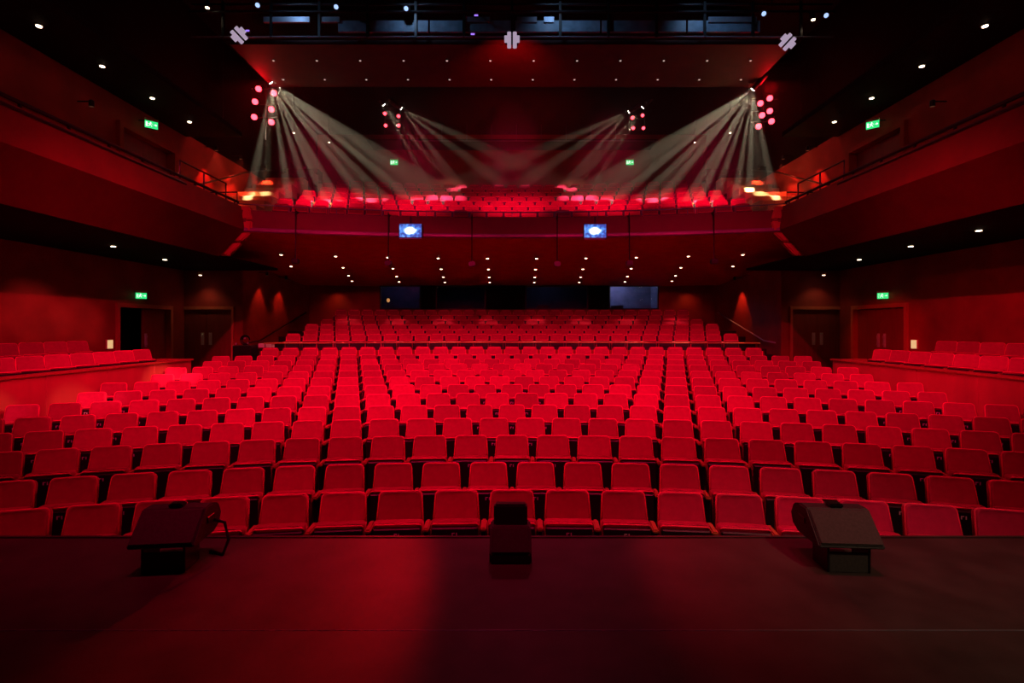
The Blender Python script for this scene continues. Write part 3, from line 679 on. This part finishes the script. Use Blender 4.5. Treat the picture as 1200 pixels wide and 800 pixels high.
for hs_, u in enumerate((-243, -143, -47, 53, 136, 228)):
    x = u / F * 14.8
    px, py = arc_pt(RB - 0.16, x)
    t = tag(empty('hanging_speaker', (px, py, 3.42)), 'tiny black speaker on a rod under the balcony front, %s from the half-open-door end' % ORD[hs_], 'speaker', 'speakers hung from the balcony front')
    bm = bmesh.new(); tube(bm, [(0, 0, 0.05), (0, 0, 1.45)], 0.016, 6); finish('rod', bm, M['frame'], t)
    bm = bmesh.new(); box(bm, -0.09, 0.09, -0.09, 0.09, -0.07, 0.07); bevel(bm, 0.02, 2); finish('speaker_body', bm, M['black'], t)
    bm = bmesh.new(); box(bm, -0.02, 0.02, 0.0, 0.2, 1.36, 1.40); finish('bracket', bm, M['frame'], t)

# ------------------------------------------------------------------ downlights
dl_cache = {}
def downlight(loc, r, mat, label, group, tilt=None):
    key = (r, mat.name)
    if key not in dl_cache:
        t = empty('downlight')
        bm = bmesh.new(); lathe(bm, [(r * 1.5, 0.0), (r * 1.5, 0.02), (r * 1.05, 0.02), (r, -0.0)][::1], 12); finish('trim_ring', bm, M['black'], t)
        bm = bmesh.new(); lathe(bm, [(r, -0.012), (r, 0.012)], 12); finish('lamp', bm, mat, t)
        dl_cache[key] = t; t.location = loc
    else: t = copy_tree(dl_cache[key], None, loc)
    return tag(t, label, 'light', group)
# soffit of the balcony: columns fan out on the house arc
for col_ in range(10):
    a = (col_ - 4.5) * 1.70 / 30.25
    for k, d in enumerate((17.75, 19.7, 21.4, 22.7)):
        r = d - CY
        x, y = r * math.sin(a), CY + r * math.cos(a)
        if abs(x) > 8.9 or y > 23.2 or (col_ in (0, 9) and k > 1): continue
        downlight((x, y, soff_z(r) - 0.014), 0.042, M['warm'], 'warm downlight in balcony soffit, %s row back, column %s counted from the half-open door' % (ORD[k], ORD[col_]), 'balcony soffit downlights')
        if k in (0, 2) :
            spot((x, y, soff_z(r) - 0.04), (x, y + 0.15, 0), 520, (1.0, 0.22, 0.16), 36, 0.6, 0.03, 'soffit_downlight')
# soffits of the side galleries
for s in (-1, 1):
    for (x, y) in ((9.5, 12.2), (9.9, 14.6)) + (((9.3, 10.2),) if s > 0 else ()):
        downlight((s * x, y, 3.52), 0.05, M['warm'], 'warm downlight in the black soffit above the %s-door box, %s from the aisle doors' % (DOOR[s], ORD[(14.6, 12.2, 10.2).index(y)]), 'gallery soffit downlights')
    t = tag(empty('pendant_lamp', (s * 10.35, 17.0, 3.34)), 'short hanging warm lamp by the plain aisle doors, %s exit door side' % DOOR[s], 'lamp', 'hanging lamps by the aisle doors')
    bm = bmesh.new(); tube(bm, [(0, 0, 0.08), (0, 0, 0.19)], 0.01, 6); finish('stem', bm, M['frame'], t)
    bm = bmesh.new(); lathe(bm, [(0.05, -0.02), (0.07, 0.06), (0.03, 0.09)], 12); finish('shade', bm, M['cream'], t)
    bm = bmesh.new(); lathe(bm, [(0.045, -0.03), (0.045, -0.012)], 12); finish('bulb', bm, M['warm'], t)
    spot((s * 10.35, 17.0, 3.28), (s * 10.4, 17.3, 0), 16, WARM, 110, 1.0, 0.04, 'pendant_light')
    # gallery ceiling downlights, the row runs on over the balcony
    for k, y in enumerate((9.2, 10.62, 12.1, 13.5)):
        downlight((s * 8.5, y, 7.005), 0.045, M['warm'], 'warm downlight over the %s-door side gallery, %s along towards the balcony' % (DOOR[s], ORD[k]), 'gallery ceiling downlights')
    for (x, y, z) in ((8.75, 15.5, 7.68), (8.35, 19.6, 9.03), (7.75, 21.7, 9.42)):
        t = downlight((s * x, y, z), 0.035, M['warm'], 'warm lamp hung over the balcony steps, %s door side, %s from the front' % (DOOR[s], ORD[(15.5, 19.6, 21.7).index(y)]), 'lamps over the balcony steps')
        bm = bmesh.new(); tube(bm, [(0, 0, 0.02), (0, 0, 10.8 - z)], 0.008, 6); finish('stem', bm, M['frame'], t)
# ceiling panel downlights
for row, (y, n, dx) in enumerate(((14.4, 12, 1.22), (15.5, 12, 1.26))):
    for k in range(n):
        x = (k - (n - 1) / 2) * dx
        downlight((x, y, 9.085), 0.028, M['tiny'], 'tiny dim lamp in hanging ceiling panel, %s row, %s from the half-open door side' % (('front', 'rear')[row], ORD[k]), 'ceiling panel downlights')

# ------------------------------------------------------------------ wall washers
def washer(loc, e, color, label, group, deg=62, tgt=None):
    t = tag(empty('wall_washer', loc), label, 'light', group)
    bm = bmesh.new(); lathe(bm, [(0.05, -0.06), (0.05, 0.06), (0.03, 0.08)], 12); finish('can', bm, M['frame'], t)
    bm = bmesh.new(); lathe(bm, [(0.04, -0.064), (0.04, -0.058)], 12); finish('lens', bm, M['washlens'], t)
    s = -1 if loc[0] < 0 else 1
    bm = bmesh.new(); box(bm, min(0, s * 0.3), max(0, s * 0.3), -0.012, 0.012, 0.04, 0.06); finish('arm', bm, M['frame'], t)
    spot((loc[0], loc[1], loc[2] - 0.08), tgt or (loc[0] + s * 0.12, loc[1], loc[2] - 3), e, color, deg, 0.35, 0.03, 'wall_washer_light')
for s in (-1, 1):
    for y in ((18.8, 20.4) if s < 0 else (20.7,)):
        washer((s * 9.0, y, 3.55), 60 if s < 0 else 110, (1.0, 0.13, 0.05), 'small can light on the rear stalls wall, %s door side%s' % (DOOR[s], ', nearer the aisle doors' if y == 18.8 else ', farther from the aisle doors'), 'rear stalls wall washers')
    for y, z in ((15.5, 7.0), (16.9, 7.2), (18.6, 7.4), (20.2, 7.7)):
        washer((s * 8.95, y, z), 170, (1.0, 0.05, 0.022), 'small can light on the wall beside the balcony, %s door side, %s from the front' % (DOOR[s], ORD[(15.5, 16.9, 18.6, 20.2).index(y)]), 'balcony wall washers')
    for y in (8.7, 10.9):
        washer((s * 8.95, y, 6.35), 220, (1.0, 0.03, 0.015), 'small can light on the wall above the %s-door side gallery, %s from the balcony' % (DOOR[s], 'second' if y < 9 else 'first'), 'gallery wall washers')
    spot((s * 8.0, 23.0, 3.3), (s * 8.0, 23.6, 1.8), 12, (1.0, 0.22, 0.05), 110, 1.0, 0.05, 'rear_corner_light')

# ------------------------------------------------------------------ lighting rig
def par(loc, target, label, group, lens, r=0.10, L=0.26, clamp=None):
    t = tag(empty('par_lamp', loc), label, 'lamp', group)
    mt = aim((0, 0, 0), Vector(target) - Vector(loc))
    bm = bmesh.new(); lathe(bm, [(r * 0.55, -L), (r * 0.8, -L * 0.9), (r * 0.9, -L * 0.4), (r * 1.1, -0.02), (r * 1.1, 0.02), (r, 0.02)], 14, mt); finish('lamp_body', bm, M['black'], t)
    bm = bmesh.new(); lathe(bm, [(r * 0.92, 0.012), (r * 0.85, 0.03), (r * 0.4, 0.042)], 14, mt); finish('lens', bm, lens, t)
    bm = bmesh.new(); tube(bm, [(-r * 1.3, 0.03, -0.01), (-r * 1.3, 0.05, r * 1.6), (r * 1.3, 0.05, r * 1.6), (r * 1.3, 0.03, -0.01)], 0.012, 6); finish('yoke', bm, M['frame'], t)
    if clamp:
        bm = bmesh.new(); tube(bm, [(0, 0.05, r * 1.6), Vector(clamp) - Vector(loc)], 0.014, 6); finish('clamp', bm, M['frame'], t)
    return t
def at(px, py, d): return ((px - 600) / F * d, d, CAM_Z + (383 - py) / F * d)
# front clusters on vertical booms beside the hall
for s in (-1, 1):
    pxs = ((303, 104), (299, 119), (298, 137), (318, 128), (318, 143), (321, 109)) if s < 0 else ((891, 121), (902, 115), (893, 135), (902, 130), (889, 148), (904, 142))
    d = 16.3
    xs = []
    for (a, b) in pxs:
        p = at(a, b, d); xs.append(p)
        par(p, (p[0] * 0.4, 3, 0.5), 'red-glowing lamp of the front cluster, %s door side' % DOOR[s], 'red lamps of the front cluster, %s door side' % DOOR[s], M['redlens'], 0.10)
    bx = sum(p[0] for p in xs) / len(xs)
    t = tag(empty('lighting_boom', (bx, d + 0.12, 7.6)), 'black vertical boom carrying red front lamps, %s door side' % DOOR[s], 'lighting boom', 'lighting booms beside the hall')
    bm = bmesh.new(); tube(bm, [(0, 0, 0), (0, 0, 3.19)], 0.03, 8); finish('pipe', bm, M['frame'], t)
    for z in sorted(p[2] for p in xs)[::2]:
        bm = bmesh.new(); tube(bm, [(-0.42, -0.05, z - 7.6 + 0.16), (0.42, -0.05, z - 7.6 + 0.16)], 0.018, 6); finish('cross_arm', bm, M['frame'], t)
    dd_ = bpy.data.lights.new('cluster_spill', 'POINT'); dd_.energy = 34; dd_.color = DEEP; dd_.shadow_soft_size = 0.08
    lo = bpy.data.objects.new('cluster_spill', dd_); COL.objects.link(lo); lo.location = (bx * 0.97, 15.5, 8.85)
    # rear clusters
    pxs = ((451, 133), (467, 136), (452, 147), (467, 147)) if s < 0 else ((741, 138), (753, 135), (742, 150), (754, 150))
    d = 20.0; xs = []
    for (a, b) in pxs:
        p = at(a, b, d); xs.append(p)
        par(p, (p[0] * 0.4, 3, 0.5), 'red-glowing lamp of the rear cluster above the balcony, %s door side' % DOOR[s], 'red lamps of the rear cluster, %s door side' % DOOR[s], M['redlens'], 0.07)
    bx = sum(p[0] for p in xs) / len(xs)
    t = tag(empty('lighting_ladder', (bx, d + 0.12, 9.2)), 'black hanging ladder carrying red rear lamps, %s door side' % DOOR[s], 'lighting ladder', 'lighting ladders above the balcony')
    for k in (-0.3, 0.3):
        bm = bmesh.new(); tube(bm, [(k, 0, 0), (k, 0, 1.59)], 0.02, 8); finish('upright', bm, M['frame'], t)
    for z in (0.1, 0.55, 1.0):
        bm = bmesh.new(); tube(bm, [(-0.3, 0, z), (0.3, 0, z)], 0.016, 6); finish('rung', bm, M['frame'], t)

# white profile lamps whose beams show in the haze
BEAM = (1.0, 0.80, 0.52)
def profile(px, py, d, targets, e, deg, label, group):
    p = at(px, py, d)
    tv = Vector(targets[len(targets) // 2])
    t = tag(empty('profile_spotlight', p), label, 'spotlight', group)
    mt = aim((0, 0, 0), tv - Vector(p))
    bm = bmesh.new(); lathe(bm, [(0.05, -0.55), (0.10, -0.5), (0.10, -0.2), (0.07, -0.16), (0.075, -0.01), (0.07, -0.01)], 14, mt); finish('lamp_body', bm, M['black'], t)
    bm = bmesh.new(); lathe(bm, [(0.068, -0.012), (0.06, 0.005)], 14, mt); finish('lens', bm, M['hot'], t)
    bm = bmesh.new(); tube(bm, [(-0.12, 0, -0.02), (-0.12, 0, 0.2), (0.12, 0, 0.2), (0.12, 0, -0.02)], 0.012, 6); finish('yoke', bm, M['frame'], t)
    top = 10.2 if d > 17 else 9.1
    if top > p[2] + 0.2:
        bm = bmesh.new(); tube(bm, [(0, 0, 0.2), (0, 0, top - p[2])], 0.012, 6); finish('drop_pipe', bm, M['frame'], t)
    for k_, q in enumerate(targets):
        dirn = (Vector(q) - Vector(p)).normalized()
        spot(Vector(p) + dirn * 0.06, q, e[k_] if isinstance(e, list) else e, BEAM, deg, 0.8, 0.03, 'profile_beam')
for s in (-1, 1):
    py = 97 if s < 0 else 105
    tg = []
    for k in range(13):
        q = k / 12.0
        tg.append((s * (8.5 - 6.6 * q), 16.5 + 3.2 * q ** 0.8, 5.25 + 0.9 * q + 0.35 * math.sin(k * 2.3)))
    tg[0] = (s * 8.7, 16.9, 5.7); tg[1] = (s * 8.3, 17.9, 6.2)
    profile(318 if s < 0 else 882, py, 15.7, tg, [7000 + 6000 * ((k * 5) % 7) / 6.0 for k in range(13)], 6.5, 'bright white profile spotlight under the ceiling panel edge, %s door side' % DOOR[s], 'front white spotlights')
    spot((s * 7.35, 15.75, 9.0), (s * 8.55, 17.3, 5.9), 2600, BEAM, 13, 0.9, 0.03, 'profile_beam')
    profile(470 if s < 0 else 737, 127 if s < 0 else 131, 19.6, [(s * 2.2, 22.0, 7.6), (s * 0.6, 22.5, 8.0), (s * -0.9, 23, 8.6)], 3000, 9, 'small white spotlight above the balcony, inner of two, %s door side' % DOOR[s], 'rear white spotlights')
    profile(450 if s < 0 else 753, 123 if s < 0 else 126, 19.6, [(s * 3.4, 21.5, 7.4), (s * 2.3, 21.5, 7.2)], 3000, 9, 'small white spotlight above the balcony, outer of two, %s door side' % DOOR[s], 'rear white spotlights')

# haze over the balcony, lit by the spotlights
hm = bpy.data.materials.new('stage_haze'); hm.use_nodes = True
nt = hm.node_tree; nt.nodes.clear()
out = nt.nodes.new('ShaderNodeOutputMaterial'); vs_ = nt.nodes.new('ShaderNodeVolumeScatter')
vs_.inputs['Density'].default_value = 0.034; vs_.inputs['Anisotropy'].default_value = 0.0
nt.links.new(vs_.outputs[0], out.inputs['Volume'])
bm = bmesh.new(); prism(bm, [(15.4, 5.0), (24.45, 5.0), (24.45, 9.98), (16.05, 9.98), (16.05, 9.05), (15.4, 9.05)], -9.25, 9.25)
tag(finish('stage_haze', bm, hm), 'thin smoky haze hanging over the balcony seats', 'haze', kind='stuff')

# lighting bridge across the hall
t = tag(empty('lighting_bridge', (0, 12.8, 8.8)), 'long blue-grey lighting bridge across the dark ceiling', 'lighting bridge')
for (a, b) in ((-4.35, -2.1), (-2.05, 0.02), (0.08, 2.2), (2.25, 4.35), (4.4, 6.2)):
    bm = bmesh.new(); box(bm, a, b, 0.0, 0.06, 0.18, 0.46); finish('beam_plate', bm, M['bluegrey'], t)
for (a, b) in ((-6.2, -5.05), (-4.8, -4.3), (-1.2, -0.55), (0.12, 0.62), (0.8, 1.05), (4.9, 6.1)):
    bm = bmesh.new(); box(bm, a, b, -0.04, 0.02, 0.40, 0.53); finish('filler_panel', bm, M['grey'], t)
for z, y, r_ in ((0.02, -0.05, 0.022), (0.62, -0.1, 0.03), (0.86, 0.0, 0.03)):
    bm = bmesh.new(); tube(bm, [(-8.0, y, z), (8.0, y, z)], r_, 8); finish('chord', bm, M['grey'] if z < 0.1 else M['frame'], t)
for k in range(13):
    x = -7.2 + 1.2 * k
    bm = bmesh.new(); box(bm, x - 0.03, x + 0.03, -0.07, -0.02, 0.0, 0.9); finish('upright', bm, M['frame'], t)
for x in (-6.5, 0.0, 6.5):
    bm = bmesh.new(); tube(bm, [(x, 0, 0.88), (x, 0, 1.99)], 0.015, 6); finish('hanger', bm, M['frame'], t)
for k, x in enumerate((-5.6, -2.6, 1.0, 4.6)):
    spot((x, 11.9, 9.7), (x + 0.4, 12.9, 9.05), 22, (0.35, 0.6, 1.0), 120, 1.0, 0.05, 'bridge_fill_light')  # added blue fill so the bridge shows, no fixture
# lamps on the bridge
for (a, b, lab) in ((302, 6, 0), (394, 8, 0), (476, 10, 0), (895, 16, 0), (968, 18, 0)):
    p = at(a, b, 12.5); par(p, (p[0] * 0.6, 2, 2), 'pale blue lamp glinting on the lighting bridge', 'pale blue lamps on the bridge', M['bluelens'], 0.06, 0.2, (p[0], 12.7, 9.42))
for (a, b) in ((243, 8), (953, 22)):
    p = at(a, b, 12.5); par(p, (p[0], 12.2, 0), 'small warm lamp shining down by the end of the bridge', 'warm lamps at the bridge ends', M['warm'], 0.05, 0.18, (p[0], 12.7, 9.42))
for (a, b) in ((558, 18), (554, 40), (290, 36)):
    p = at(a, b, 12.55)
    q = tag(empty('violet_indicator', p), 'tiny violet indicator light on the lighting bridge', 'light', 'violet indicators on the bridge')
    bm = bmesh.new(); box(bm, -0.05, 0.05, 0, 0.05, -0.03, 0.03); finish('housing', bm, M['black'], q)
    bm = bmesh.new(); box(bm, -0.045, 0.045, -0.006, 0.0, -0.018, 0.018); finish('led', bm, M['violet'], q)
    bm = bmesh.new(); tube(bm, [(0, 0.05, 0), (0, 0.2, (8.82 if b > 30 else 9.42) - p[2])], 0.012, 6); finish('bracket', bm, M['frame'], q)
# twin-bar lamps
for (a, b, rot, lab) in ((280, 41, -0.75, 'tilted lavender twin-bar lamp at the bridge end, half-open door side'), (600, 47, 0.0, 'upright lavender twin-bar lamp hung at the middle of the bridge'), (923, 49, 0.75, 'tilted lavender twin-bar lamp at the bridge end, closed door side')):
    p = at(a, b, 12.3)
    q = tag(empty('twin_bar_lamp', p), lab, 'lamp', 'tilted twin-bar lamps' if rot else None); q.rotation_euler = (0, rot, 0); q.scale = (0.85, 1, 0.92)
    for k in (-1, 1):
        bm = bmesh.new(); box(bm, -0.055, 0.055, 0.0, 0.06, -0.21, 0.21); bevel(bm, 0.012, 2); o = finish('light_bar', bm, M['lavender'], q); o.location = (k * 0.08, 0, 0.02)
        bm = bmesh.new(); box(bm, -0.05, 0.05, 0.0, 0.06, -0.07, 0.10); bevel(bm, 0.01, 1); o = finish('side_wing', bm, M['lavender'], q); o.location = (k * 0.165, 0, 0.03)
    bm = bmesh.new(); box(bm, -0.2, 0.2, 0.06, 0.12, -0.05, 0.05); finish('back_bracket', bm, M['frame'], q)
    bm = bmesh.new(); tube(bm, [(0, 0.09, 0.03), Matrix.Rotation(-rot, 4, 'Y') @ Vector((0, 0.45, 8.82 - p[2]))], 0.015, 6); finish('hook', bm, M['frame'], q)

# ------------------------------------------------------------------ control-room contents
def desk_kit(x, y, z, label, lit):
    t = tag(empty('control_desk', (x, y, z)), label, 'desk')
    bm = bmesh.new(); box(bm, -0.9, 0.9, -0.35, 0.35, 0.70, 0.75); bevel(bm, 0.008, 1); finish('desk_top', bm, M['grey'], t)
    for a in (-0.85, 0.85):
        bm = bmesh.new(); box(bm, a - 0.03, a + 0.03, -0.3, 0.3, 0, 0.70); finish('leg', bm, M['frame'], t)
for x, l in ((-5.1, 'grey control desk behind the left bluish window' if False else 'grey control desk in the dim bluish control room'), (5.6, 'grey control desk in the brighter control room'), (2.0, 'grey control desk in the dark middle control room')):
    desk_kit(x, 24.3, 1.3, l, True)
for x, y, z, l in ((5.0, 24.35, 2.05, 'small glowing screen on the brighter control-room desk'), (1.5, 24.35, 2.05, 'small glowing screen in the dark middle control room'), (-2.2, 24.3, 2.05, 'small glowing screen in the darkest control room')):
    t = tag(empty('desk_screen', (x, y, z)), l, 'screen')
    bm = bmesh.new(); box(bm, -0.3, 0.3, 0.0, 0.04, 0.22, 0.58); bevel(bm, 0.006, 1); finish('bezel', bm, M['black'], t)
    bm = bmesh.new(); box(bm, -0.28, 0.28, 0.04, 0.046, 0.24, 0.56); finish('display', bm, M['glow'], t)
    bm = bmesh.new(); box(bm, -0.03, 0.03, 0.0, 0.04, 0.0, 0.22); box(bm, -0.12, 0.12, -0.06, 0.1, 0.0, 0.015); finish('foot', bm, M['black'], t)
t = tag(empty('control_desk', (-2.2, 24.3, 1.3)), 'grey control desk in the darkest control room', 'desk')
bm = bmesh.new(); box(bm, -0.9, 0.9, -0.35, 0.35, 0.70, 0.75); finish('desk_top', bm, M['grey'], t)
for a in (-0.85, 0.85):
    bm = bmesh.new(); box(bm, a - 0.03, a + 0.03, -0.3, 0.3, 0, 0.70); finish('leg', bm, M['frame'], t)
def room_light(x, y, z, e, c):
    d = bpy.data.lights.new('room_light', 'POINT'); d.energy = e; d.color = c; d.shadow_soft_size = 0.15
    o = bpy.data.objects.new('room_light', d); COL.objects.link(o); o.location = (x, y, z)
room_light(5.2, 25.3, 3.85, 60, (0.50, 0.55, 1.0)); room_light(-5.4, 25.0, 3.8, 5, (0.40, 0.36, 1.0)); room_light(1.8, 25.2, 3.8, 1.5, (0.45, 0.5, 1.0))
t = tag(empty('desk_lamp', (-5.85, 24.2, 2.05)), 'small orange desk lamp behind the dim bluish window', 'lamp')
bm = bmesh.new(); lathe(bm, [(0.08, 0.0), (0.08, 0.02), (0.015, 0.03), (0.015, 0.72)], 12); finish('stem', bm, M['frame'], t)
bm = bmesh.new(); lathe(bm, [(0.03, 0.72), (0.08, 0.78), (0.06, 0.88), (0.01, 0.90)], 12); finish('lamp_shade', bm, em('orange_lamp', (1.0, 0.42, 0.12), 0.8), t)

# technical trolley by the aisle door, with a pale box and cable coils
t = tag(empty('technical_trolley', (-9.15 + 0.35, 16.9, 0.05)), 'dark technical trolley with coiled cables by the rear aisle', 'trolley')
bm = bmesh.new(); box(bm, -0.3, 0.3, -0.25, 0.25, 0.08, 0.95); bevel(bm, 0.02, 1); finish('body', bm, M['black'], t)
for k in range(4):
    bm = bmesh.new(); lathe(bm, [(0.05, -0.02), (0.05, 0.02)], 10, Matrix.Translation(((-0.22, 0.22)[k % 2], (-0.18, 0.18)[k // 2], 0.05)) @ Matrix.Rotation(math.pi / 2, 4, 'Y')); finish('wheel', bm, M['frame'], t)
for k in range(3):
    bm = bmesh.new(); r = 0.16 - 0.02 * k
    pts = [(r * math.cos(a * 0.5), -0.02 + 0.03 * k, 1.12 + r * math.sin(a * 0.5)) for a in range(13)]
    tube(bm, pts, 0.02, 6); finish('cable_coil', bm, M['frame'], t, True)
for k, (x, z) in enumerate(((-0.2, 0.98), (0.08, 1.16), (0.18, 1.0))):
    bm = bmesh.new(); box(bm, x - 0.02, x + 0.02, -0.22, -0.18, z, z + 0.05); finish('connector', bm, M['metal'], t)
t = tag(empty('equipment_box', (-8.25, 17.2, 0.05)), 'pale grey equipment box on a stand by the rear aisle', 'equipment')
bm = bmesh.new(); box(bm, -0.22, 0.22, -0.12, 0.12, 0.86, 1.0); bevel(bm, 0.01, 1); finish('case', bm, M['white'], t)
bm = bmesh.new(); box(bm, -0.03, 0.03, -0.03, 0.03, 0.02, 0.86); box(bm, -0.18, 0.18, -0.15, 0.15, 0.0, 0.02); finish('stand', bm, M['frame'], t)
